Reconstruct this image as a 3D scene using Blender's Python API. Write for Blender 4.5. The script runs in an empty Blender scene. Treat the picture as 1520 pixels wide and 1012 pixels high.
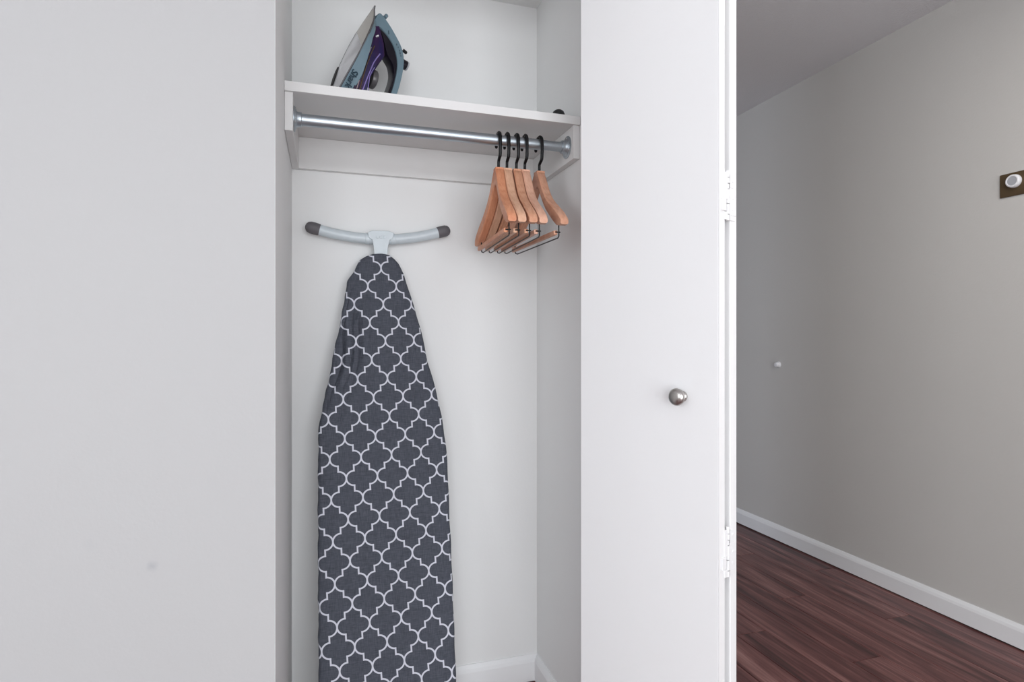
import bpy, bmesh, math, random
from mathutils import Vector, Matrix
random.seed(7)
S = bpy.context.scene
COL = S.collection
R = math.radians

# ------------------------------------------------------------------ camera, world, light, exposure
cam_d = bpy.data.cameras.new('camera')
cam_d.sensor_width = 36
cam_d.lens = 880.06 / 1520 * 36
cam_d.shift_y = -4.73 / 1520
cam_d.clip_start = .02
cam = bpy.data.objects.new('camera', cam_d)
COL.objects.link(cam)
cam.location = (0, 0, 1.10)
cam.rotation_euler = (R(90), 0, -.3063)
S.camera = cam

w = bpy.data.worlds.new('daylight')
S.world = w
w.use_nodes = True
w.node_tree.nodes['Background'].inputs[0].default_value = (.80, .88, 1, 1)
w.node_tree.nodes['Background'].inputs[1].default_value = 1.0


def area(name, loc, rot, sx, sy, power, color):
    d = bpy.data.lights.new(name, 'AREA')
    d.shape = 'RECTANGLE'
    d.size, d.size_y, d.energy, d.color = sx, sy, power, color
    o = bpy.data.objects.new(name, d)
    o.location, o.rotation_euler = loc, rot
    COL.objects.link(o)
    return o


area('added_back_window', (.10, -2.62, 1.15), (R(90), 0, 0), 2.7, 2.1, 92, (.965, .99, 1))  # unseen window light, added behind the camera to reach into the closet
area('added_side_window', (-2.62, -1.30, 1.45), (R(90), 0, R(-90)), 1.6, 1.5, 38, (.96, .985, 1))  # unseen left window light, added for the door face and side walls
area('daylight_far_window', (-2.62, 2.95, 1.45), (R(90), 0, R(-90)), 1.1, 1.5, 36, (.78, .86, 1))

lamp = bpy.data.lights.new('added_hall_fill', 'AREA')  # unseen lamp added to brighten the hall
lamp.shape, lamp.size, lamp.energy, lamp.color = 'DISK', .34, 8.5, (1, .965, .92)
lamp_o = bpy.data.objects.new('added_hall_fill', lamp)
lamp_o.location = (1.55, .75, 2.345)
COL.objects.link(lamp_o)

S.view_settings.view_transform = 'Standard'
S.view_settings.look = 'None'
S.view_settings.gamma = 1
S.view_settings.use_curve_mapping = False
S.view_settings.exposure = 0.17


# ------------------------------------------------------------------ node helpers
class NT:
    def __init__(self, name):
        self.m = bpy.data.materials.new(name)
        self.m.use_nodes = True
        self.t = self.m.node_tree
        self.n = self.t.nodes
        self.b = self.n['Principled BSDF']

    def put(self, sock, v):
        if isinstance(v, bpy.types.NodeSocket):
            self.t.links.new(v, sock)
        elif v is not None:
            sock.default_value = v

    def math(self, op, a, b=None, c=None, clamp=False):
        n = self.n.new('ShaderNodeMath')
        n.operation = op
        n.use_clamp = clamp
        self.put(n.inputs[0], a)
        self.put(n.inputs[1], b)
        self.put(n.inputs[2], c)
        return n.outputs[0]

    def coord(self, which='Object'):
        return self.n.new('ShaderNodeTexCoord').outputs[which]

    def mapping(self, vec, scale=(1, 1, 1), loc=(0, 0, 0)):
        n = self.n.new('ShaderNodeMapping')
        self.put(n.inputs['Vector'], vec)
        n.inputs['Scale'].default_value = scale
        self.put(n.inputs['Location'], loc)
        return n.outputs[0]

    def noise(self, vec, scale, detail=3, rough=.5, dist=0):
        n = self.n.new('ShaderNodeTexNoise')
        self.put(n.inputs['Vector'], vec)
        n.inputs['Scale'].default_value = scale
        n.inputs['Detail'].default_value = detail
        n.inputs['Roughness'].default_value = rough
        n.inputs['Distortion'].default_value = dist
        return n.outputs['Fac']

    def mix(self, f, a, b):
        n = self.n.new('ShaderNodeMix')
        n.data_type = 'RGBA'
        self.put(n.inputs[0], f)
        self.put(n.inputs[6], a)
        self.put(n.inputs[7], b)
        return n.outputs[2]

    def ramp(self, f, stops):
        n = self.n.new('ShaderNodeValToRGB')
        self.put(n.inputs[0], f)
        e = n.color_ramp.elements
        while len(e) < len(stops):
            e.new(.5)
        for k, (p, c) in enumerate(stops):
            e[k].position = p
            e[k].color = (*c, 1)
        return n.outputs[0]

    def bump(self, h, strength, dist):
        n = self.n.new('ShaderNodeBump')
        n.inputs['Strength'].default_value = strength
        n.inputs['Distance'].default_value = dist
        self.put(n.inputs['Height'], h)
        self.t.links.new(n.outputs[0], self.b.inputs['Normal'])

    def base(self, v, rough=.5, metal=0, spec=None):
        if isinstance(v, tuple) and len(v) == 3:
            v = (*v, 1)
        self.put(self.b.inputs['Base Color'], v)
        self.put(self.b.inputs['Roughness'], rough)
        self.b.inputs['Metallic'].default_value = metal
        if spec is not None:
            self.b.inputs['Specular IOR Level'].default_value = spec
        return self.m


def paint(name, col, rough=.6, bump_s=.12, bump_scale=140, var=.03, spec=.3):
    t = NT(name)
    co = t.coord()
    big = t.noise(co, 1.6, 3)
    c2 = tuple(max(0, x * (1 - var * 2)) for x in col)
    t.base(t.mix(t.math('MULTIPLY', big, 1.0), (*col, 1), (*c2, 1)), rough, 0, spec)
    if bump_s:
        t.bump(t.noise(co, bump_scale, 3), bump_s, .002)
    return t.m


def plain(name, col, rough=.5, metal=0, grain=None, spec=None):
    t = NT(name)
    n = t.noise(t.mapping(t.coord(), grain or (1, 1, 1)), 60, 3)
    t.base(t.mix(n, (*[x * .93 for x in col], 1), (*[min(1, x * 1.07) for x in col], 1)), rough, metal, spec)
    return t.m


M = {}
M['closet'] = paint('closet_wall_paint', (.81, .812, .81), .65, .10)
M['hall'] = paint('hall_wall_paint', (.585, .572, .55), .7, .22, 110)
M['ceil'] = paint('popcorn_ceiling', (.74, .74, .76), .9, .9, 160)
M['closet_ceil'] = paint('closet_ceiling_paint', (.80, .80, .79), .8, .12)
M['trim'] = paint('white_trim_paint', (.84, .845, .855), .42, .04)
M['shelf'] = paint('shelf_paint', (.74, .735, .73), .5, .06, 60)
M['door'] = paint('door_paint', (.86, .86, .865), .36, .05, 30, .01, .4)
M['hinge'] = paint('painted_metal', (.84, .84, .85), .3, .10, 300, .01, .5)
# front wall: same paint with a small scuff of its own
t = NT('front_wall_paint')
co = t.coord('Object')
def blob(t, co, x, z, r):
    n = t.n.new('ShaderNodeVectorMath'); n.operation = 'MULTIPLY'
    t.put(n.inputs[0], co); n.inputs[1].default_value = (1, 0, 1)
    d = t.n.new('ShaderNodeVectorMath'); d.operation = 'DISTANCE'
    t.put(d.inputs[0], n.outputs[0]); d.inputs[1].default_value = (x, 0, z)
    nn = t.noise(co, 90, 2)
    dd = t.math('ADD', d.outputs['Value'], t.math('MULTIPLY', t.math('SUBTRACT', nn, .5), r))
    return t.math('SUBTRACT', 1, t.math('DIVIDE', dd, r), clamp=True)
f = t.math('MULTIPLY', blob(t, co, -.291, .694, .011), .40)
f2 = t.math('MULTIPLY', blob(t, co, -.386, .744, .014), .08)
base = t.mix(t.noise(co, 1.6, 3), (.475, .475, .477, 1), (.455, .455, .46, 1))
base = t.mix(t.math('ADD', f, f2, clamp=True), base, (.28, .28, .32, 1))
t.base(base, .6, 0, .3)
t.bump(t.noise(co, 140, 3), .12, .002)
M['front'] = t.m

M['chrome'] = plain('galvanised_steel', (.46, .51, .55), .40, 1)
M['nickel'] = plain('brushed_nickel', (.50, .48, .46), .28, 1, (1, 1, 8))
M['sole'] = plain('steel_soleplate', (.88, .88, .91), .32, 1)
M['rim_grey'] = plain('grey_steel_rim', (.16, .155, .165), .4, .6)
M['sole_tip_reflection'] = plain('tan_reflection_steel', (.50, .465, .42), .22, 1)  # tan of a reflection, put into the metal's own colour
M['black'] = plain('black_metal', (.0035, .0035, .0045), .38, 0, None, .25)
M['rubber'] = plain('black_rubber', (.010, .010, .011), .55)
M['iron_blue'] = plain('blue_grey_plastic', (.15, .225, .27), .38)
M['iron_dark'] = plain('dark_grip_plastic', (.006, .004, .010), .30)
M['iron_grey'] = plain('smoke_grey_plastic', (.075, .07, .075), .3)
M['ink'] = plain('dark_blue_print', (.012, .035, .055), .5)
M['pale_violet'] = plain('violet_metal_trim', (.38, .30, .72), .25, .6)
M['pink_silver'] = plain('rose_silver_trim', (.62, .50, .52), .25, .7)
M['foot_bar'] = plain('pale_grey_blue_enamel', (.56, .62, .655), .35)
M['grey_cap'] = plain('dark_grey_rubber', (.115, .108, .118), .6)
M['bronze'] = plain('antique_bronze', (.125, .085, .045), .45, .5)
M['white_plastic'] = plain('white_plastic', (.78, .78, .80), .35)
M['grey_plastic'] = plain('grey_plastic', (.40, .41, .44), .4)
M['dark_gap'] = plain('dark_subfloor', (.010, .006, .006), .9)

t = NT('violet_tank_plastic')
n = t.noise(t.mapping(t.coord(), (14, 14, 3)), 1.3, 2, .5, .6)
t.base(t.ramp(n, [(.32, (.003, .002, .008)), (.50, (.008, .005, .022)), (.62, (.034, .011, .046)), (.76, (.013, .011, .065))]), .16)
M['tank'] = t.m

# hanger wood (four shades picked per hanger)
def wood(name, a, b):
    t = NT(name)
    co = t.coord()
    n = t.noise(t.mapping(co, (60, 10, 16)), 1.4, 5, .6, 1.2)
    n2 = t.noise(t.mapping(co, (300, 14, 90)), 1.0, 3, .6)
    f = t.math('ADD', t.math('MULTIPLY', n, .75), t.math('MULTIPLY', n2, .25))
    t.base(t.ramp(f, [(.35, a), (.66, b)]), .45, 0, .35)
    t.bump(n2, .08, .001)
    return t.m
WOODS = [wood('orange_beech', (.54, .205, .105), (.68, .32, .185)), wood('pale_beech', (.58, .32, .205), (.72, .44, .30)),
         wood('red_beech', (.50, .23, .135), (.66, .36, .235)), wood('rose_beech', (.60, .32, .22), (.73, .44, .32)),
         wood('brown_beech', (.50, .24, .15), (.66, .37, .255))]

# floor planks: shared wood, tone per object
t = NT('red_brown_laminate')
co = t.coord()
oi = t.n.new('ShaderNodeObjectInfo')
off = t.n.new('ShaderNodeCombineXYZ')
t.put(off.inputs[0], t.math('MULTIPLY', oi.outputs['Random'], 37))
t.put(off.inputs[1], t.math('MULTIPLY', oi.outputs['Random'], 91))
mp = t.mapping(co, (16, 1.1, 1), off.outputs[0])
n1 = t.noise(mp, 1.3, 6, .62, 1.0)
n2 = t.noise(t.mapping(co, (120, 3.0, 1), off.outputs[0]), 1, 4, .6)
f = t.math('ADD', t.math('MULTIPLY', n1, .75), t.math('MULTIPLY', n2, .30))
f = t.math('ADD', f, t.math('MULTIPLY', t.math('SUBTRACT', oi.outputs['Random'], .5), .07))
t.base(t.ramp(f, [(.36, (.034, .011, .010)), (.46, (.095, .031, .030)), (.56, (.18, .072, .067)), (.70, (.34, .18, .165))]),
       t.math('ADD', .27, t.math('MULTIPLY', n2, .2)), 0, .5)
t.bump(n2, .06, .001)
M['plank'] = t.m

# trellis cloth of the ironing board: lattice drawn from the UV map (u = tiles across, v = rows down)
t = NT('trellis_cotton')
uv = t.n.new('ShaderNodeUVMap'); uv.uv_map = 'lattice'
sp = t.n.new('ShaderNodeSeparateXYZ'); t.put(sp.inputs[0], uv.outputs[0])
HH, RY = .65, .36
x = t.math('PINGPONG', sp.outputs[0], .5)
y = t.math('PINGPONG', sp.outputs[1], 1.0)
hi = t.math('GREATER_THAN', y, .5)
x = t.math('ADD', x, t.math('MULTIPLY', hi, t.math('SUBTRACT', .5, t.math('MULTIPLY', x, 2))))
y = t.math('ADD', y, t.math('MULTIPLY', hi, t.math('SUBTRACT', 1, t.math('MULTIPLY', y, 2))))
ex = t.math('DIVIDE', t.math('SUBTRACT', x, .25), .25)
ey = t.math('DIVIDE', y, RY)
rad = t.math('SQRT', t.math('ADD', t.math('MULTIPLY', ex, ex), t.math('MULTIPLY', ey, ey)))
LW = .0255
d1 = t.math('MULTIPLY', t.math('ABSOLUTE', t.math('SUBTRACT', rad, 1)), .242)
d1 = t.math('ADD', d1, t.math('MULTIPLY', t.math('GREATER_THAN', x, .25 + LW), 5))
d2 = t.math('ABSOLUTE', t.math('SUBTRACT', x, .25))
d2 = t.math('ADD', d2, t.math('MULTIPLY', t.math('LESS_THAN', y, RY - LW / HH), 5))
d = t.math('MINIMUM', d1, d2)
line = t.math('DIVIDE', t.math('SUBTRACT', LW + .004, d), .008, clamp=True)
oc = t.coord()
wv = t.noise(t.mapping(oc, (1, .2, .10)), 520, 3)
wv2 = t.noise(t.mapping(oc, (.10, .2, 1)), 520, 3)
weave = t.math('ADD', t.math('MULTIPLY', wv, .5), t.math('MULTIPLY', wv2, .5))
mott = t.noise(oc, 22, 3)
dark = t.mix(t.math('MULTIPLY', t.math('SUBTRACT', weave, .35), 3.3, clamp=True), (.046, .050, .064, 1), (.100, .108, .132, 1))
dark = t.mix(t.math('MULTIPLY', mott, .5), dark, (.062, .068, .088, 1))
t.base(t.mix(line, dark, (.60, .61, .68, 1)), .85, 0, .2)
t.bump(weave, .25, .0006)
M['cloth'] = t.m
M['cloth_back'] = plain('grey_binding', (.05, .055, .07), .9)


# ------------------------------------------------------------------ mesh helpers
def tag(o, label=None, cat=None, group=None, kind=None):
    if label: o['label'] = label
    if cat: o['category'] = cat
    if group: o['group'] = group
    if kind: o['kind'] = kind
    return o


def empty(name, loc=(0, 0, 0), rz=0, **k):
    o = bpy.data.objects.new(name, None)
    o.empty_display_size = .05
    o.location = loc
    o.rotation_euler = (0, 0, rz)
    COL.objects.link(o)
    return tag(o, **k)


def obj(name, bm, mat, parent=None, smooth=False, bevel=0, seg=2, recalc=True):
    if recalc:
        bmesh.ops.recalc_face_normals(bm, faces=bm.faces[:])
    me = bpy.data.meshes.new(name)
    bm.to_mesh(me)
    bm.free()
    me.materials.append(mat)
    if smooth:
        for p in me.polygons: p.use_smooth = True
        try:
            me.set_sharp_from_angle(angle=R(38))
        except Exception:
            pass
    o = bpy.data.objects.new(name, me)
    COL.objects.link(o)
    if parent: o.parent = parent
    if bevel:
        b = o.modifiers.new('bevel', 'BEVEL')
        b.width, b.segments, b.limit_method = bevel, seg, 'ANGLE'
        b.angle_limit = R(35)
    return o


def box(bm, x0, x1, y0, y1, z0, z1, mtx=None):
    v = [bm.verts.new(p) for p in ((x0, y0, z0), (x1, y0, z0), (x1, y1, z0), (x0, y1, z0),
                                   (x0, y0, z1), (x1, y0, z1), (x1, y1, z1), (x0, y1, z1))]
    if mtx:
        for q in v: q.co = mtx @ q.co
    for f in ((0, 3, 2, 1), (4, 5, 6, 7), (0, 1, 5, 4), (1, 2, 6, 5), (2, 3, 7, 6), (3, 0, 4, 7)):
        bm.faces.new([v[i] for i in f])
    return v


def boxes(*bs):
    bm = bmesh.new()
    for b in bs: box(bm, *b)
    return bm


def tube(bm, pts, r, n=12, caps=True):
    pts = [Vector(p) for p in pts]
    rr = r if isinstance(r, (list, tuple)) else [r] * len(pts)
    rings = []
    up = None
    for i, p in enumerate(pts):
        a = pts[max(0, i - 1)]; b = pts[min(len(pts) - 1, i + 1)]
        d = (b - a).normalized()
        if up is None:
            up = Vector((0, 0, 1)) if abs(d.z) < .9 else Vector((1, 0, 0))
        s = d.cross(up).normalized()
        up = s.cross(d).normalized()
        rings.append([bm.verts.new(p + (s * math.cos(2 * math.pi * k / n) + up * math.sin(2 * math.pi * k / n)) * rr[i]) for k in range(n)])
    for a, b in zip(rings, rings[1:]):
        for k in range(n):
            bm.faces.new((a[k], a[(k + 1) % n], b[(k + 1) % n], b[k]))
    if caps:
        bm.faces.new(rings[0][::-1]); bm.faces.new(rings[-1])


def lathe(bm, prof, n=32, mtx=None):
    """prof: (radius, height) along +Z; closed with caps"""
    rings = []
    for r, z in prof:
        if r < 1e-6:
            v = bm.verts.new((0, 0, z)); rings.append([v])
        else:
            rings.append([bm.verts.new((r * math.cos(2 * math.pi * k / n), r * math.sin(2 * math.pi * k / n), z)) for k in range(n)])
    for a, b in zip(rings, rings[1:]):
        if len(a) == 1 and len(b) == 1: continue
        for k in range(n):
            k2 = (k + 1) % n
            if len(a) == 1: bm.faces.new((a[0], b[k], b[k2]))
            elif len(b) == 1: bm.faces.new((a[k], b[0], a[k2]))
            else: bm.faces.new((a[k], a[k2], b[k2], b[k]))
    if len(rings[0]) > 1: bm.faces.new(rings[0][::-1])
    if len(rings[-1]) > 1: bm.faces.new(rings[-1])
    if mtx:
        for ring in rings:
            for v in ring: v.co = mtx @ v.co


def axis_mtx(origin, direction):
    d = Vector(direction).normalized()
    return Matrix.Translation(Vector(origin)) @ d.to_track_quat('Z', 'Y').to_matrix().to_4x4()


def prism(bm, poly, hw, frame):
    """poly: list of (p, q); extruded +-hw along the third axis of frame(p, q, r)"""
    a = [bm.verts.new(frame(p, q, -hw)) for p, q in poly]
    b = [bm.verts.new(frame(p, q, hw)) for p, q in poly]
    n = len(poly)
    for k in range(n):
        bm.faces.new((a[k], a[(k + 1) % n], b[(k + 1) % n], b[k]))
    fa = bm.faces.new(a[::-1]); fb = bm.faces.new(b)
    bmesh.ops.triangulate(bm, faces=[fa, fb])


# ------------------------------------------------------------------ the setting
XL, XR = -.0882, .6518            # closet side walls
YF, YB = 1.1951, 1.7956           # front wall face, closet back wall
XH = 2.3471                       # hall wall
HZ = 2.4215                       # ceiling
CZ = 2.1594                       # closet ceiling
SLAB = -.012


def struct(name, bm, mat, label, **k):
    o = obj(name, bm, mat, None, **k)
    return tag(o, label, None, None, 'structure')


floor = tag(obj('floor', boxes((-2.7, 2.45, -2.7, 4.3, -.06, SLAB)), M['dark_gap']), 'dark red-brown wood plank floor running along the hall', None, None, 'structure')
pw, pl, gap = .127, 1.21, .0008
idx = 0
shared = {}
x = XH - .004
col = 0
while x > -2.6:
    x0 = max(x - pw, -2.6)
    yy = -2.6 - (col * .47) % pl
    while yy < 4.2:
        a, b = max(yy, -2.6), min(yy + pl, 4.2)
        if b - a > .05:
            key = (round(x - x0, 4), round(b - a, 4))
            if key not in shared:
                bm = bmesh.new()
                wx, wy = (x - x0) / 2 - gap, (b - a) / 2 - gap
                e = .0012
                lo = [bm.verts.new((sx * wx, sy * wy, SLAB)) for sx, sy in ((-1, -1), (1, -1), (1, 1), (-1, 1))]
                mi = [bm.verts.new((sx * wx, sy * wy, -e)) for sx, sy in ((-1, -1), (1, -1), (1, 1), (-1, 1))]
                hi_ = [bm.verts.new((sx * (wx - e), sy * (wy - e), 0)) for sx, sy in ((-1, -1), (1, -1), (1, 1), (-1, 1))]
                for A_, B_ in ((lo, mi), (mi, hi_)):
                    for k in range(4):
                        bm.faces.new((A_[k], A_[(k + 1) % 4], B_[(k + 1) % 4], B_[k]))
                bm.faces.new(hi_); bm.faces.new(lo[::-1])
                o = obj('floor_plank', bm, M['plank'], floor)
                shared[key] = o.data
            else:
                o = bpy.data.objects.new('floor_plank', shared[key])
                COL.objects.link(o)
                o.parent = floor
            o.location = ((x + x0) / 2, (a + b) / 2, 0)
        yy += pl
    x -= pw
    col += 1

struct('ceiling', boxes((-2.7, 2.45, -2.7, 4.3, HZ, HZ + .08)), M['ceil'], 'grey stippled ceiling over the hall')
struct('ceiling_closet', boxes((XL, XR, 1.30, YB, CZ, CZ + .05)), M['closet_ceil'], 'small white ceiling inside the closet above the shelf')
struct('wall_front', boxes((-2.6, XL - .0006, YF, 1.30, 0, HZ)), M['front'], 'blank pale grey wall left of the closet opening with one small scuff')
struct('wall_header', boxes((XL, .70, YF, 1.30, 2.10, HZ)), M['closet'], 'wall above the closet opening')
struct('wall_closet_left', boxes((XL - .10, XL, 1.30, YB, 0, HZ)), M['closet'], 'left side wall inside the closet')
struct('wall_closet_back', boxes((XL - .10, .80, YB, YB + .10, 0, HZ)), M['closet'], 'white back wall of the closet behind the ironing board')
struct('wall_closet_right', boxes((XR, .80, 1.30, YB, 0, HZ)), M['closet'], 'right side wall inside the closet beside the hangers')
struct('wall_jamb', boxes((.70, .80, YF, 1.30, 0, HZ)), M['closet'], 'short wall end behind the folded door')
struct('wall_partition', boxes((.70, .80, YB + .10, 2.66, 0, HZ)), M['hall'], 'partition wall along the hall behind the closet')
struct('wall_right', boxes((XH, XH + .10, -2.6, 4.2, 0, HZ)), M['hall'], 'warm grey hall wall on the right')
struct('wall_far', boxes((-2.6, XH, 4.2, 4.3, 0, HZ)), M['hall'], 'wall at the far end of the hall')


def holed(name, axis, at, a0, a1, w0, w1, z0, z1, mat, label):
    """wall 0.1 thick in the plane axis=at, spanning a0..a1, with a window hole"""
    bs = []
    for p0, p1, q0, q1 in ((a0, w0, 0, HZ), (w1, a1, 0, HZ), (w0, w1, 0, z0), (w0, w1, z1, HZ)):
        bs.append((p0, p1, at - .1, at, q0, q1) if axis == 'y' else (at - .1, at, p0, p1, q0, q1))
    struct(name, boxes(*bs), mat, label)


holed('wall_back', 'y', -2.6, -2.7, 2.45, -1.25, 1.45, .10, 2.20, M['closet'], 'wall behind the camera with a wide added window')
bs_l = []
for p0, p1, q0, q1 in ((-2.6, -2.1, 0, HZ), (-.5, 2.4, 0, HZ), (3.5, 4.2, 0, HZ), (-2.1, -.5, 0, .7), (-2.1, -.5, 2.2, HZ), (2.4, 3.5, 0, .7), (2.4, 3.5, 2.2, HZ)):
    bs_l.append((-2.7, -2.6, p0, p1, q0, q1))
struct('wall_left', boxes(*bs_l), M['closet'], 'left wall of the room with two windows, the near one added')


def window(name, axis, at, a0, a1, z0, z1, label):
    r = empty(name, label=label, kind='structure')
    def bar(nm, p0, p1, q0, q1, dd=.02):
        b = (p0, p1, at - dd, at + dd, q0, q1) if axis == 'y' else (at - dd, at + dd, p0, p1, q0, q1)
        obj(nm, boxes(b), M['trim'], r)
    bar('window_frame', a0, a0 + .05, z0, z1); bar('window_frame', a1 - .05, a1, z0, z1)
    bar('window_frame', a0 + .05, a1 - .05, z1 - .05, z1); bar('window_sill', a0 + .05, a1 - .05, z0, z0 + .04, .045)
    m = (a0 + a1) / 2
    bar('mullion', m - .02, m + .02, z0 + .04, z1 - .05)
window('added_window_1', 'y', -2.56, -1.25, 1.45, .10, 2.20, 'wide white framed window added behind the camera for light')
window('added_window_2', 'x', -2.56, -2.1, -.5, .7, 2.2, 'white framed window added in the left wall for light')
window('window_3', 'x', -2.56, 2.4, 3.5, .7, 2.2, 'white framed window in the far room')


def skirting(name, p, q, nrm, h, thick, label):
    """moulded board from p to q (xy), growing from the wall along nrm"""
    prof = [(0, .006), (thick, .006), (thick, h - .022), (thick * .80, h - .012), (thick * .45, h - .004), (thick * .3, h), (0, h)]
    bm = bmesh.new()
    rows = []
    for e in (p, q):
        rows.append([bm.verts.new((e[0] + nrm[0] * a, e[1] + nrm[1] * a, b)) for a, b in prof])
    n = len(prof)
    for k in range(n):
        bm.faces.new((rows[0][k], rows[0][(k + 1) % n], rows[1][(k + 1) % n], rows[1][k]))
    bm.faces.new(rows[0]); bm.faces.new(rows[1][::-1])
    return struct(name, bm, M['trim'], label)


skirting('baseboard_right', (XH, -2.6), (XH, 4.2), (-1, 0), .0874, .014, 'white baseboard along the hall wall')
skirting('baseboard_back', (XL, YB), (XR, YB), (0, -1), .0874, .012, 'white baseboard at the back of the closet')
skirting('baseboard_closet', (XR, 1.30), (XR, YB - .012), (-1, 0), .0874, .012, 'white baseboard along the right side of the closet')
skirting('baseboard_left', (XL, 1.30), (XL, YB - .012), (1, 0), .0874, .012, 'white baseboard along the left side of the closet')
skirting('baseboard_front', (-2.6, YF), (XL - .001, YF), (0, -1), .0874, .014, 'white baseboard below the blank wall left of the closet')
struct('trim_2', boxes((XL - .0006, XL, YF + .0004, 1.30, 0, HZ)), M['closet'], 'white reveal at the left side of the closet opening')
struct('trim_1', boxes((XL + .01, .69, 1.235, 1.285, 2.065, 2.10)), M['nickel'], 'door track under the closet header')

# ------------------------------------------------------------------ folded closet door
dA = Vector((.1335, -.3240, 0)).normalized()
nI = Vector((-dA.y, dA.x, 0))                    # from leaf one towards leaf two
P0 = Vector((.565, 1.26, 0))
T, GAP, LEN = .0235, .0185, .3505
door = empty('door_1', (P0.x, P0.y, 0), label='white folding closet door folded open with round knob and painted hinges', kind='structure')
ZD0, ZD1 = .012, 2.05


def dframe(along, across, z):
    return dA * along + nI * across + Vector((0, 0, z))


def dbox(bm, a0, a1, c0, c1, z0, z1):
    v = [bm.verts.new(dframe(a, c, z)) for z in (z0, z1) for a, c in ((a0, c0), (a1, c0), (a1, c1), (a0, c1))]
    for f in ((0, 3, 2, 1), (4, 5, 6, 7), (0, 1, 5, 4), (1, 2, 6, 5), (2, 3, 7, 6), (3, 0, 4, 7)):
        bm.faces.new([v[i] for i in f])


for c0 in (0, T + GAP):
    bm = bmesh.new(); dbox(bm, 0, LEN, c0, c0 + T, ZD0, ZD1)
    obj('door_leaf', bm, M['door'], door, bevel=.0018)
# thin hardboard skin edge that stands proud of leaf one
bm = bmesh.new(); dbox(bm, LEN, LEN + .0018, .0, .0035, ZD0, ZD1)
obj('edge_strip', bm, M['door'], door)

for zc in (1.369, .694):
    kc = T + GAP * .52
    hg = bmesh.new()
    tube(hg, [dframe(LEN - .001, kc, zc - .014), dframe(LEN - .001, kc, zc + .012)], .0042, 14)
    h = obj('hinge', hg, M['hinge'], door, smooth=True)
    for z0, z1, sh in ((-.047, -.036, 0), (-.0345, -.0155, 0), (.0135, .0225, -.0006), (.024, .034, .0004), (.0352, .048, 0)):
        b = bmesh.new()
        tube(b, [dframe(LEN - .001 + sh, kc, zc + z0), dframe(LEN - .001 + sh, kc, zc + z1)], .0040, 12)
        obj('knuckle', b, M['hinge'], h, smooth=True, bevel=.0006)
    # plate on leaf two: wide, stepped
    b = bmesh.new()
    dbox(b, LEN, LEN + .0016, T + GAP - .004, T + GAP + .019, zc - .036, zc - .004)
    dbox(b, LEN, LEN + .0013, T + GAP - .004, T + GAP + .017, zc - .004, zc + .016)
    dbox(b, LEN, LEN + .0016, T + GAP - .003, T + GAP + .010, zc + .016, zc + .040)
    dbox(b, LEN, LEN + .0014, T + GAP - .003, T + GAP + .014, zc - .046, zc - .036)
    obj('hinge_plate', b, M['hinge'], h, bevel=.0005)
    # plate on leaf one: tabs and the lower square
    b = bmesh.new()
    dbox(b, LEN, LEN + .0026, T - .013, T + .001, zc - .030, zc - .007)
    dbox(b, LEN, LEN + .0018, T - .004, T + .007, zc - .007, zc + .044)
    dbox(b, LEN, LEN + .0018, T - .004, T + .007, zc - .046, zc - .031)
    obj('hinge_plate', b, M['hinge'], h, bevel=.0005)
    for q in (.030, -.002, -.024):
        b = bmesh.new()
        m = axis_mtx(dframe(LEN + .0014, T + GAP + .007, zc + q), dA)
        lathe(b, [(.0030, 0), (.0026, .0008), (0, .0012)], 12, m)
        obj('screw', b, M['hinge'], h, smooth=True)

b = bmesh.new()
km = axis_mtx(dframe(.2747, 0, .9856), -nI)
lathe(b, [(.0102, 0), (.0108, .002), (.0104, .0045), (.0078, .0065), (.0070, .010), (.0085, .013)], 32, km)
kb = obj('knob_stem', b, M['nickel'], door, smooth=True)
b = bmesh.new()
lathe(b, [(.0085, .013), (.0125, .0148), (.0158, .0170), (.0160, .0188), (.0143, .0200), (.0166, .0212), (.0172, .0228), (.0160, .0262), (.0125, .0290), (.0070, .0305), (0, .0310)], 40, km)
obj('knob', b, M['nickel'], door, smooth=True)

# ------------------------------------------------------------------ shelf with its cleats, and the rod
ZS = 1.6907
sh = tag(obj('closet_shelf', boxes((XL + .0005, XR - .0005, 1.4533, YB - .0005, ZS - .0226, ZS)), M['shelf'], bevel=.0012),
         'white painted closet shelf fixed on cleats above the hanging rod', 'shelf')
zc0, zc1 = 1.5787, ZS - .0228
obj('side_cleat', boxes((XL + .0005, XL + .0185, 1.459, YB - .0185, zc0, zc1)), M['shelf'], sh, bevel=.001)
obj('side_cleat', boxes((XR - .0185, XR - .0005, 1.459, YB - .0185, zc0, zc1)), M['shelf'], sh, bevel=.001)
obj('back_cleat', boxes((XL + .0005, XR - .0005, YB - .018, YB - .0005, zc0, zc1)), M['shelf'], sh, bevel=.001)

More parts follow.
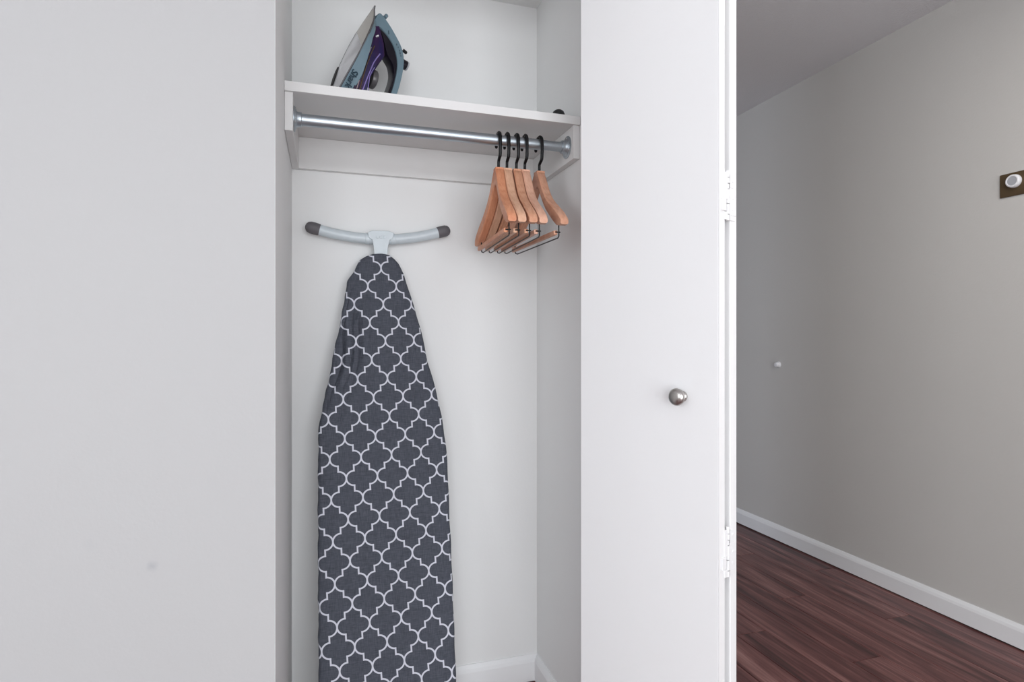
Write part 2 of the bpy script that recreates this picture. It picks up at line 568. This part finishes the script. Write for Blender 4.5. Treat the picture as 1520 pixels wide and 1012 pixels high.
RX0, RX1, RYc, RZc = XL + .019, XR - .019, 1.502, 1.6205
rod = empty('closet_rod', (RX0, RYc, RZc), label='round galvanised steel closet rod below the shelf', cat='rod')
L_ = RX1 - RX0
b = bmesh.new(); tube(b, [(.004, 0, 0), (L_ * .885, 0, 0)], .0142, 28); obj('outer_tube', b, M['chrome'], rod, smooth=True)
b = bmesh.new(); tube(b, [(L_ * .885, 0, 0), (L_ - .004, 0, 0)], .0130, 28); obj('inner_tube', b, M['chrome'], rod, smooth=True)
for s, x0 in ((1, 0), (-1, L_)):
    b = bmesh.new()
    lathe(b, [(.0300, 0), (.0300, .0015), (.0280, .0028), (.0235, .0032), (.0225, .0050), (.0190, .0058), (.0172, .0085), (.0172, .0165), (.0160, .0175), (.0135, .0175)],
          32, axis_mtx((x0, 0, 0), (s, 0, 0)))
    fl = obj('end_flange', b, M['chrome'], rod, smooth=True)
    for k in range(3):
        an = R(90 + 120 * k)
        b = bmesh.new()
        lathe(b, [(.0034, 0), (.0030, .0012), (0, .0016)], 12, axis_mtx((x0 + s * .0025, .0255 * math.cos(an), .0255 * math.sin(an)), (s, 0, 0)))
        obj('screw', b, M['nickel'], fl, smooth=True)

# ------------------------------------------------------------------ hangers
ARM = [(0, -.0735, .046, .0110, 0), (.012, -.0770, .045, .0110, .03), (.022, -.0890, .040, .0110, .06), (.036, -.1085, .037, .0111, .12), (.052, -.1290, .035, .0110, .22), (.070, -.1480, .035, .0110, .34),
       (.090, -.1645, .035, .0112, .48), (.115, -.1810, .036, .0110, .64), (.140, -.1950, .038, .0110, .80), (.163, -.2085, .038, .0110, .92), (.180, -.2195, .0315, .0110, 1.0), (.192, -.2295, .0220, .0110, 1.03), (.199, -.2385, .0125, .0100, 1.05)]
BOW = -.014


def arm_mesh(sgn):
    bm = bmesh.new()
    rings = []
    for y, zt, h, hw, bw in ARM:
        c = min(.0045, h * .22) if y > .01 else .0012; cx = hw * .30 if y > .01 else .0012
        sec = [(-hw, -c), (-hw + cx, 0), (hw - cx, 0), (hw, -c), (hw, -h + c), (hw - cx, -h), (-hw + cx, -h), (-hw, -h + c)]
        rings.append([bm.verts.new((BOW * bw + a, sgn * y, zt + bz)) for a, bz in sec])
    for A_, B_ in zip(rings, rings[1:]):
        for k in range(8):
            bm.faces.new((A_[k], A_[(k + 1) % 8], B_[(k + 1) % 8], B_[k]))
    bm.faces.new(rings[0]); bm.faces.new(rings[-1])
    return bm


def make_hanger(wd):
    r = empty('wooden_hanger')
    for s in (-1, 1):
        obj('shoulder_arm', arm_mesh(s), wd, r, smooth=True)
    # neck collar block joins both arms
    b = boxes((-.0112, .0112, -.013, .013, -.116, -.0735))
    obj('neck_block', b, wd, r, bevel=.0012)
    b = bmesh.new()
    pts = [(.026, -.0085), (.0262, -.002), (.0235, .0085), (.016, .0165), (.006, .0200), (-.005, .0196), (-.0145, .0145), (-.0200, .006), (-.0212, -.006), (-.0205, -.022), (-.0195, -.038),
           (-.0175, -.045), (-.006, -.0510), (-.001, -.0545), (0, -.060), (0, -.0745)]
    tube(b, [(0, y, z) for y, z in pts], [.0040] * 12 + [.0038, .0036, .0035, .0035], 12)
    for v in b.verts: v.co.x *= 1.08
    hk = obj('hook', b, M['black'], r, smooth=True)
    b = bmesh.new(); bmesh.ops.create_icosphere(b, subdivisions=2, radius=.0040, matrix=Matrix.Translation((0, .026, -.010)))
    obj('hook_tip', b, M['black'], hk, smooth=True)
    bx = BOW * .88
    obj('trouser_bar', boxes((bx - .0125, bx - .0025, -.158, .158, -.2700, -.2590)), wd, r, bevel=.002)
    b = bmesh.new()
    wx = bx - .0005
    tube(b, [(wx, -.160, -.232), (wx, -.161, -.262), (wx + .001, -.159, -.2725), (wx + .003, -.148, -.2755), (wx + .003, .148, -.2755), (wx + .001, .159, -.2725), (wx, .161, -.262), (wx, .160, -.232)], .0016, 8)
    obj('clamp_wire', b, M['black'], r, smooth=True)
    for s in (-1, 1):
        b = bmesh.new()
        tube(b, [(bx - .0090, s * .1600, -.2635), (bx + .0035, s * .1600, -.2635)], .0016, 10)
        obj('wire_pin', b, M['black'], r, smooth=True)
    return r


def copy_tree(o, parent=None):
    c = o.copy(); COL.objects.link(c)
    if parent: c.parent = parent
    for ch in o.children: copy_tree(ch, c)
    return c


h0 = make_hanger(WOODS[0])
HL = ['wooden hanger with orange-brown shoulder, leftmost on the rod, its back arm fully in view',
      'pale wooden hanger second from the left on the rod, beside the leftmost one',
      'reddish wooden hanger in the middle of the five on the rod',
      'rose-pale wooden hanger fourth from the left, on the left side of the gap',
      'wooden hanger hung apart on the right, nearest the rod end flange']
for k, (hx, dx) in enumerate(((.4378, -.0253), (.4610, -.0221), (.4873, -.0201), (.5110, -.0176), (.5522, -.0091))):
    h = h0 if k == 0 else copy_tree(h0)
    h.location = (hx, RYc, RZc)
    h.rotation_euler = (0, 0, (-.050, -.045, -.038, -.031, .026)[k])
    tag(h, HL[k], 'hanger', 'wooden hangers on the closet rod')
    if k:
        for ch in h.children:
            if ch.name.split('.')[0] in ('shoulder_arm', 'neck_block', 'trouser_bar'):
                ch.data = ch.data.copy()
                ch.data.materials[0] = WOODS[k]

# ------------------------------------------------------------------ ironing board leaning on the back wall
KB = .165


def yb(z):                      # front face plane of the board, z = height - 1.10
    return 1.735 + KB * (z - .24)


PX = [-2.0365997, 12.53942407, 0.40854483, 0.1384871, 0.49307969, 0.27056126, -0.01339289, 0.3453544]
PY = [3.77926614, 0.25964535, -18.98242858, 0.19783536, -0.48506384, 0.1995262, 0.51846794, -0.69240943]


def lat(x, z):
    zs = z * math.sqrt(1 + KB * KB)
    t_ = (1, x, zs, zs * zs, x * zs, zs ** 3, x * x, x * zs * zs)
    return sum(a * b for a, b in zip(PX, t_)), sum(a * b for a, b in zip(PY, t_))


LE = [(.145, .2415), (.1301, .2399), (.112, .233), (.0953, .222), (.0774, .1845), (.0618, .159), (.0548, .1195), (.0426, .0414), (.0296, -.0124), (.011, -.116), (-.0046, -.1834),
      (-.0156, -.2479), (-.0165, -.4142), (-.0159, -.6012), (-.0139, -.8574), (-.0130, -1.02), (-.006, -1.075), (.010, -1.0955)]
RE = [(.168, .2415), (.1801, .2383), (.193, .228), (.2046, .2145), (.2204, .1822), (.2422, .1052), (.2632, .0314), (.2827, -.0706), (.3053, -.1564), (.3178, -.2262), (.3277, -.3008), (.3309, -.3942),
      (.3305, -.4465), (.3333, -.6139), (.3346, -.829), (.3350, -.94), (.3340, -1.02), (.326, -1.075), (.310, -1.0955)]


def edge(E_, z):
    if z >= E_[0][1]: return E_[0][0]
    for (x0, z0), (x1, z1) in zip(E_, E_[1:]):
        if z >= z1:
            return x0 + (x1 - x0) * (z0 - z) / (z0 - z1)
    return E_[-1][0]


board = empty('ironing_board', (.16, yb(-1.1) + .02, 0), label='tall ironing board with grey and white trellis cover standing against the closet back wall', cat='ironing board')
bl = Vector(board.location)
bm = bmesh.new()
uvl = bm.loops.layers.uv.new('lattice')
zs_ = [.2412 - (k / 40) ** 1.6 * .16 for k in range(41)]
zs_ += [.0812 - k * (1.1700 / 110) for k in range(1, 111)]
zs_ += [-1.0925, -1.0955]
TH, RB = .028, .010
rows, info = [], {}
NX = 120
rnd = random.Random(3)
for z in zs_:
    xl, xr = edge(LE, z), edge(RE, z)
    # small irregular gathers along the rim of the cover
    xl += .0008 * math.sin(z * 61 + 1) + .0006 * math.sin(z * 143)
    xr += .0008 * math.sin(z * 57 + 2)
    rb = min(RB, (xr - xl) * .35)
    sec = []
    sec.append((xl + .004, TH, xl - .02))
    sec.append((xl, TH - .003, xl - .015))
    for a in range(0, 5):
        an = R(90 * a / 4)
        sec.append((xl + rb - rb * math.cos(an), rb - rb * math.sin(an), xl + rb - rb * (math.pi / 2 - an)))
    for k in range(1, NX):
        xx = xl + rb + (xr - xl - 2 * rb) * k / NX
        # soft cushion face with a few creases on the upper left
        u_ = (xx - xl) / (xr - xl)
        puff = -.0025 * math.sin(math.pi * u_)
        g = math.exp(-((z + .05) / .16) ** 2) * math.exp(-((u_ - .16) / .22) ** 2)
        ph = (xx - .20 * z) * 150 + 1.6 * math.sin(z * 21)
        cre = .0012 * g * math.sin(ph) + .0085 * g * (max(0, math.sin(ph)) ** 10 + .7 * max(0, math.sin(ph * 1.7 + 1.3)) ** 12)
        g2 = math.exp(-((z - .07) / .05) ** 2) * math.exp(-((xx - .085) / .012) ** 2)
        cre += .0080 * g2 * max(0, math.sin((xx - .5 * z) * 260)) ** 6
        g3 = math.exp(-((z + .10) / .10) ** 2) * math.exp(-((u_ - .80) / .10) ** 2)
        cre += .0022 * g3 * math.sin((xx + .15 * z) * 260)
        sec.append((xx, puff + cre, xx))
    for a in range(4, -1, -1):
        an = R(90 * a / 4)
        sec.append((xr - rb + rb * math.cos(an), rb - rb * math.sin(an), xr - rb + rb * (math.pi / 2 - an)))
    sec.append((xr, TH - .003, xr + .015))
    sec.append((xr - .004, TH, xr + .02))
    row = []
    for xx, dy, xu in sec:
        v = bm.verts.new(Vector((xx, yb(z) + dy, z + 1.10)) - bl)
        info[v] = lat(xu, z)
        row.append(v)
    rows.append(row)
for A_, B_ in zip(rows, rows[1:]):
    for k in range(len(A_) - 1):
        bm.faces.new((A_[k], A_[k + 1], B_[k + 1], B_[k]))
bm.faces.new(rows[0]); bm.faces.new(rows[-1])
for A_, B_ in zip(rows, rows[1:]):
    bm.faces.new((A_[0], B_[0], B_[-1], A_[-1]))
for f_ in bm.faces:
    for l_ in f_.loops: l_[uvl].uv = info[l_.vert]
obj('cover', bm, M['cloth'], board, smooth=True)

# metal T-foot above the nose: curved bar, rubber caps, moulded bracket
yf = YB - .034
def bl_(x, y, z): return Vector((x, y, z + 1.10)) - bl
arc = []
for k in range(25):
    t_ = k / 24
    xx = -.016 + .342 * t_
    zz = .2905 + (.024 * ((t_ - .5) * 2) ** 2) + .010 * (t_ - .5)
    arc.append(bl_(xx, yf, zz - .004))
def ext(a, b, d): return a + (a - b).normalized() * d
b = bmesh.new(); tube(b, arc, .0152, 20); obj('foot_bar', b, M['foot_bar'], board, smooth=True)
for e0, e1 in ((arc[0], arc[1]), (arc[-1], arc[-2])):
    b = bmesh.new()
    seq = [ext(e0, e1, q) for q in (-.003, 0, .012, .022, .030, .0345, .0365)]
    tube(b, seq, [.0158, .0168, .0172, .0168, .0140, .0085, .003], 20)
    obj('foot_cap', b, M['grey_cap'], board, smooth=True)
for s in (9.0, 15.0):
    i = int(s); b = bmesh.new()
    tube(b, [arc[i], arc[i + (1 if s < 12 else -1)]], .0163, 20)
    obj('bar_sleeve', b, M['foot_bar'], board, smooth=True, bevel=.001)
br = empty('bracket', (0, 0, 0)); bpy.data.objects.remove(br)
b = bmesh.new()
poly = [(.118, .302), (.130, .3075), (.178, .309), (.192, .304), (.188, .288), (.180, .282), (.175, .262), (.173, .232), (.137, .232), (.136, .262), (.131, .281), (.121, .287)]
prism(b, poly, .010, lambda p, q, r: bl_(p, yf - .010 + r, q))
br = obj('bracket', b, M['foot_bar'], board, smooth=False, bevel=.004, seg=3)
for k in range(3):
    b = boxes((-.0036, .0036, -.0012, .0012, -.0036, .0036))
    o = obj('embossed_square', b, M['foot_bar'], br, bevel=.0008)
    o.location = bl_(.1445 + k * .0105, yf - .0205, .2895)
# folded leg tube behind the board
b = bmesh.new()
tube(b, [bl_(.155, yf, .285), bl_(.155, yf - .003, .20), bl_(.158, yb(-.2) + TH + .012, -.20), bl_(.160, yb(-1.0) + TH + .012, -1.0)], .0105, 12)
obj('leg_tube', b, M['foot_bar'], board, smooth=True)

# ------------------------------------------------------------------ steam iron standing on its heel
cy, sy_ = math.cos(R(25)), math.sin(R(25))
aV = Vector((cy, sy_, 0)); bV = Vector((sy_, -cy, 0))
LEAN = R(24.2)
near = Vector((.0315, 1.50, ZS + .0008))           # heel corner of the sole nearest the room
I0 = near - bV * .05
iron = empty('steam_iron', tuple(I0), label='blue-grey steam iron standing on its heel on the shelf, soleplate facing left', cat='iron')


def fr(L, N, B=0):
    return aV * (N * math.cos(LEAN) + L * math.sin(LEAN)) + Vector((0, 0, L * math.cos(LEAN) - N * math.sin(LEAN))) + bV * B


def ln(u, v, B):                # measured profile point -> (length along sole, height above sole)
    s_, c_ = math.sin(.3063), math.cos(.3063)
    t_ = (u - 760) / 880.06
    a_, b_, z_ = s_ + t_ * c_, c_ - t_ * s_, (501.27 - v) / 880.06
    px, py = I0.x + B * bV.x, I0.y + B * bV.y
    det = cy * b_ - sy_ * a_
    d_ = (cy * py - sy_ * px) / det
    A_ = (a_ * py - b_ * px) / det
    z = z_ * d_ - (I0.z - 1.10)
    return z * math.cos(LEAN) + A_ * math.sin(LEAN), A_ * math.cos(LEAN) - z * math.sin(LEAN)


def halfw(L):
    tb = [(.000, .022), (.015, .028), (.045, .034), (.076, .040), (.108, .048), (.14, .0540), (.17, .0560), (.205, .0550), (.235, .0485), (.26, .0350), (.28, .0205), (.298, .0070), (.310, .0012)]
    for (a, p), (c, q) in zip(tb, tb[1:]):
        if L <= c: return p + (q - p) * (L - a) / (c - a)
    return tb[-1][1]


def sole_loft(name, mat, layers, L0, L1, n=40, bevel=0):
    """layers: (N, scale of width, trim of the tip)"""
    bm = bmesh.new()
    rings = []
    for N, sc, tr in layers:
        ring = []
        La, Lb = L0, L1 - tr
        low = lambda q: N * (1 - .5 * min(1, max(0, (q - .09) / .10))) if name == 'skirt' else N
        hs = [La + (Lb - La) * k / n for k in range(n + 1)]
        for q in hs: ring.append(bm.verts.new(fr(q, low(q), halfw(q / Lb * L1 if tr else q) * sc)))
        for q in hs[::-1]: ring.append(bm.verts.new(fr(q, low(q), -halfw(q / Lb * L1 if tr else q) * sc)))
        rings.append(ring)
    m = len(rings[0])
    for A_, B_ in zip(rings, rings[1:]):
        for k in range(m): bm.faces.new((A_[k], A_[(k + 1) % m], B_[(k + 1) % m], B_[k]))
    bm.faces.new(rings[0][::-1]); bm.faces.new(rings[-1])
    return obj(name, bm, mat, iron, smooth=True, bevel=bevel)


sole_loft('soleplate', M['sole'], [(0, .98, .001), (.0008, 1, 0), (.0028, 1, 0)], .0045, .310)
sole_loft('heat_shield', M['iron_dark'], [(.0026, .975, .004), (.0042, .975, .004)], .006, .310)
sole_loft('skirt', M['iron_blue'], [(.0040, .985, .014), (.020, .97, .020), (.033, .95, .026), (.036, .84, .034)], .0165, .310)
b = bmesh.new()
rim_ = [.012 + .298 * k / 40 for k in range(41)]
tube(b, [fr(q, .0012, halfw(q)) for q in rim_] + [fr(q, .0012, -halfw(q)) for q in rim_[::-1]], .0017, 8)
obj('sole_rim', b, M['rim_grey'], iron, smooth=True)
# brownish reflection on the sole's front zone, coloured in as a thin plate
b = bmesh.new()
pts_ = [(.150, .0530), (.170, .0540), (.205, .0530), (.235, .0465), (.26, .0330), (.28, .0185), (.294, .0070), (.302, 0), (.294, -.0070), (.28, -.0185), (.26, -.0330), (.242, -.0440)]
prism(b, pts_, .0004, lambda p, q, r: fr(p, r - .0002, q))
obj('sole_tip_reflection', b, M['sole_tip_reflection'], iron)

pf = lambda P_, B: [ln(u, v, B) for u, v in P_]
def iprism(name, P_, B, hw, mat, bev, parent=None, raw=None):
    b = bmesh.new()
    prism(b, raw or pf(P_, B), hw, lambda p, q, r: fr(p, q, r))
    return obj(name, b, mat, parent or iron, smooth=True, bevel=bev, seg=3)

# dark violet water tank between skirt and handle
tk = [(.024, .031)] + [(.275, .031)]
up = pf([(561, 40), (568, 66), (569, 84), (564, 92), (556, 99), (548, 115), (542, 138)], .030)
iprism('water_tank', None, 0, .036, M['tank'], .005, raw=[(.036, .030), (.12, .028), (.17, .018), (.236, .014)] + up + [(.062, .060)])
# grip lining and outer handle shell
def catmull(P_, n=4):
    out = []
    for i in range(len(P_) - 1):
        p0, p1, p2, p3 = P_[max(0, i - 1)], P_[i], P_[i + 1], P_[min(len(P_) - 1, i + 2)]
        for k in range(n):
            q = k / n
            out.append(tuple(.5 * (2 * b_ + (c_ - a_) * q + (2 * a_ - 5 * b_ + 4 * c_ - d_) * q * q + (3 * b_ - a_ - 3 * c_ + d_) * q ** 3)
                             for a_, b_, c_, d_ in zip(p0, p1, p2, p3)))
    return out + [P_[-1]]


def band(name, outer, inner, hw, mat, bev):
    """curved band between two matching profile curves, rounded towards its edges"""
    bm = bmesh.new()
    O_, I_ = catmull(outer), catmull(inner)
    rings = []
    for (a_, b_), (c_, d_) in zip(O_, I_):
        sec = []
        for q, h_ in ((0, hw - bev), (bev, hw), (1 - bev, hw), (1, hw - bev), (1, -hw + bev), (1 - bev, -hw), (bev, -hw), (0, -hw + bev)):
            wd = max(1e-4, math.hypot(c_ - a_, d_ - b_))
            if q == bev: q = min(.4, bev / wd)
            elif q == 1 - bev: q = 1 - min(.4, bev * .4 / wd)
            sec.append(bm.verts.new(fr(a_ + (c_ - a_) * q, b_ + (d_ - b_) * q, h_)))
        rings.append(sec)
    for A_, B_ in zip(rings, rings[1:]):
        for k in range(8): bm.faces.new((A_[k], A_[(k + 1) % 8], B_[(k + 1) % 8], B_[k]))
    bm.faces.new(rings[0][::-1]); bm.faces.new(rings[-1])
    return obj(name, bm, mat, iron, smooth=True)


outer = pf([(553, 34), (560, 22), (566, 19), (573, 27), (581, 39), (589, 53), (596, 67), (600, 82), (600, 98), (597, 115), (592, 134), (582, 160)], .016)
inner = pf([(552, 60), (557, 48), (562, 40), (570, 47), (578, 57), (585, 70), (589, 84), (590, 98), (588, 112), (584, 128), (579, 142), (572, 158)], .016)
hs_ = band('handle_shell', outer, inner, .0160, M['iron_blue'], .004)
lo_ = inner[2:]
li_ = pf([(558, 47), (563, 60), (566, 72), (569, 84), (572, 90), (577, 99), (579, 113), (576, 127), (570, 142), (563, 158)], -.004)
band('grip_lining', lo_, li_, .0155, M['iron_dark'], .002)
# slim accents running along the tank's near side
for (q0, q1, q2), mt, nm, rr in ((((551, 70), (541, 96), (527, 140)), M['pink_silver'], 'rose_trim', .0012),
                                 (((556, 68), (545, 94), (532, 140)), M['bronze'], 'bronze_trim', .0014),
                                 (((564, 80), (554, 94), (536, 140)), M['pale_violet'], 'violet_trim', .0017),
                                 (((556, 100), (549, 112), (546, 140)), M['pale_violet'], 'violet_trim', .0010)):
    b = bmesh.new()
    tube(b, [fr(*ln(*q, .037), .0370) for q in (q0, ((q0[0] + q1[0]) / 2 - .5, (q0[1] + q1[1]) / 2), q1, ((q1[0] + q2[0]) / 2 - .5, (q1[1] + q2[1]) / 2), q2)], rr, 10)
    obj(nm, b, mt, iron, smooth=True)
b = bmesh.new()
Lc, Nc = ln(560, 54, .037)
m = Matrix.Translation(fr(Lc, Nc, .0370)) @ Matrix.Rotation(R(-30), 4, 'Y')
box(b, -.0040, .0040, -.003, .003, -.0014, .0014, m)
obj('white_mark', b, M['white_plastic'], iron)
# heat dial lying on the tank under the handle
Lc, Nc = ln(557, 117, .018)
b = bmesh.new()
lathe(b, [(.0225, -.010), (.0240, -.008), (.0240, .002), (.0220, .004), (0, .0045)], 32, axis_mtx(fr(Lc, Nc, .010), fr(.30, 1, .10)))
obj('heat_dial', b, M['iron_grey'], iron, smooth=True)
# round steam button and small trigger on the outer curve
Lc, Nc = ln(598, 95, 0)
dv = (fr(.10, 1) - fr(0, 0))
dv = aV * .95 + Vector((0, 0, -.18))
b = bmesh.new(); lathe(b, [(.0125, -.004), (.0125, .009), (.0110, .0095)], 24, axis_mtx(fr(Lc, Nc), dv)); sb = obj('button_base', b, M['iron_dark'], iron, smooth=True)
b = bmesh.new(); lathe(b, [(.0118, .0095), (.0125, .0105), (.0120, .0135), (.0080, .0148), (0, .0150)], 24, axis_mtx(fr(Lc, Nc), dv)); obj('steam_button', b, M['grey_plastic'], sb, smooth=True)
Lc, Nc = ln(600, 76, 0)
b = bmesh.new(); lathe(b, [(.0045, -.004), (.0045, .006), (.0030, .0085), (0, .009)], 14, axis_mtx(fr(Lc, Nc), aV * .9 + Vector((0, 0, -.35)))); obj('spray_button', b, M['rubber'], iron, smooth=True)
Lc, Nc = ln(573, 24, 0)
b = bmesh.new(); lathe(b, [(.0050, -.006), (.0050, .003), (.0035, .005), (0, .005)], 14, axis_mtx(fr(Lc, Nc), aV * .6 + Vector((0, 0, .8)))); obj('spray_nozzle', b, M['iron_blue'], iron, smooth=True)
# small slots and dots printed on the shell
for (u, v, a0, b0) in ((577, 48, .0045, .0010), (589, 66, .0022, .0006), (591, 70, .0018, .0006), (593, 75, .0020, .0006), (594, 79, .0022, .0006), (595, 83, .0016, .0006)):
    Lc, Nc = ln(u, v, .0195)
    b = bmesh.new()
    box(b, -b0, b0, -a0, a0, -.0004, .0004)
    M4 = Matrix((tuple(fr(0, 1)) + (0,), tuple(fr(1, -.55).normalized()) + (0,), tuple(bV) + (0,), (0, 0, 0, 1))).transposed()
    bmesh.ops.transform(b, matrix=Matrix.Translation(fr(Lc, Nc, .0197)) @ M4, verts=b.verts)
    obj('printed_mark', b, M['ink'], hs_)
# heel: rubber foot; dark reflection modelled as a lens at the sole's far edge
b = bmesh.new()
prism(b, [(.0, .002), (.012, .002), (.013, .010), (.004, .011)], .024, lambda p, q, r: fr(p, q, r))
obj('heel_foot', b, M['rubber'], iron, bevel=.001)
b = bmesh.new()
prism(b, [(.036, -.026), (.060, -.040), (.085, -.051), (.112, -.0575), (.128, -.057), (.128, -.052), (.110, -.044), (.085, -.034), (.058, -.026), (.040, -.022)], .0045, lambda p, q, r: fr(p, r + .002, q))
obj('heel_reflection', b, M['rubber'], iron, smooth=True, bevel=.002)
iprism('rear_pad', None, 0, .020, M['rubber'], .002, raw=[(ln(562, 160, 0)[0] - .012, ln(562, 160, 0)[1]), (ln(588, 158, 0)[0] - .012, ln(588, 158, 0)[1] - .004), (ln(588, 150, 0)[0] - .004, ln(588, 150, 0)[1] - .004), (ln(562, 150, 0)[0], ln(562, 150, 0)[1])])
# maker's lettering down the skirt
cu = bpy.data.curves.new('lettering', 'FONT')
cu.body = 'Shark'
cu.size = .0235
cu.extrude = .0003
cu.offset = .0004
to = bpy.data.objects.new('tmp_text', cu)
COL.objects.link(to)
dg = bpy.context.evaluated_depsgraph_get()
me = bpy.data.meshes.new_from_object(to.evaluated_get(dg))
bpy.data.objects.remove(to)
me.materials.clear(); me.materials.append(M['ink'])
lt = bpy.data.objects.new('lettering', me)
COL.objects.link(lt)
lt.parent = iron
X_ = -fr(1, 0); Y_ = fr(0, 1)
lt.matrix_local = Matrix.Translation(fr(.088, .0070, .0445)) @ Matrix((tuple(X_) + (0,), tuple(Y_) + (0,), tuple(X_.cross(Y_)) + (0,), (0, 0, 0, 1))).transposed()

# ------------------------------------------------------------------ small things
cap = empty('round_cap', (.607, 1.500, ZS + .0003), label='small black domed cap peeping over the shelf edge at its right end', cat='cap')
b = bmesh.new()
lathe(b, [(.0150, 0), (.0172, .003), (.0178, .010), (.0172, .017), (.0145, .0235), (.0095, .0275), (.004, .0290), (0, .0292)], 28)
obj('dome', b, M['rubber'], cap, smooth=True)
b = bmesh.new()
lathe(b, [(.0182, .0015), (.0186, .003), (.0182, .0045)], 28)
obj('rim', b, M['rubber'], cap, smooth=True)

cl = empty('added_ceiling_lamp', (1.55, .75, HZ), label='made-up round ceiling lamp, unseen above the frame, added to brighten the hall', cat='lamp')  # added housing around the hall fill light, out of view
b = bmesh.new(); lathe(b, [(.20, -.001), (.20, -.03), (.185, -.045), (.18, -.045), (.178, -.03), (.178, -.02)], 40); obj('added_lamp_ring', b, M['white_plastic'], cl, smooth=True)

sp_ = empty('dimmer_switch', (XH, 1.4615, 1.648), label='bronze wall plate with white round dimmer knob on the hall wall', cat='switch')
obj('wall_plate', boxes((-.006, -.0002, -.0605, .0605, -.0420, .0420)), M['bronze'], sp_, bevel=.003, seg=3)
b = bmesh.new()
lathe(b, [(.0235, .006), (.0240, .008), (.0228, .018), (.0205, .0215), (.0172, .0220), (.0160, .0200)], 36, axis_mtx((0, .0105, .009), (-1, 0, 0)))
kn = obj('knob', b, M['white_plastic'], sp_, smooth=True)
b = bmesh.new(); lathe(b, [(.0160, .0195), (.0155, .0204), (0, .0206)], 30, axis_mtx((0, .0105, .009), (-1, 0, 0))); obj('knob_face', b, M['grey_plastic'], kn, smooth=True)
for s in (-1, 1):
    b = bmesh.new(); lathe(b, [(.0032, .0058), (.0028, .0070), (0, .0074)], 12, axis_mtx((0, s * .050, 0), (-1, 0, 0))); obj('screw', b, M['bronze'], sp_, smooth=True)

bp = empty('wall_bumper', (XH, 2.627, .955), label='tiny white round door bumper on the hall wall just right of the folded door', cat='door stop')
b = bmesh.new()
lathe(b, [(.0165, .0003), (.0165, .004), (.0130, .007), (.0125, .018), (.0110, .022), (.0070, .0235), (0, .0225)], 24, axis_mtx((0, 0, 0), (-1, 0, 0)))
obj('bumper_body', b, M['white_plastic'], bp, smooth=True)
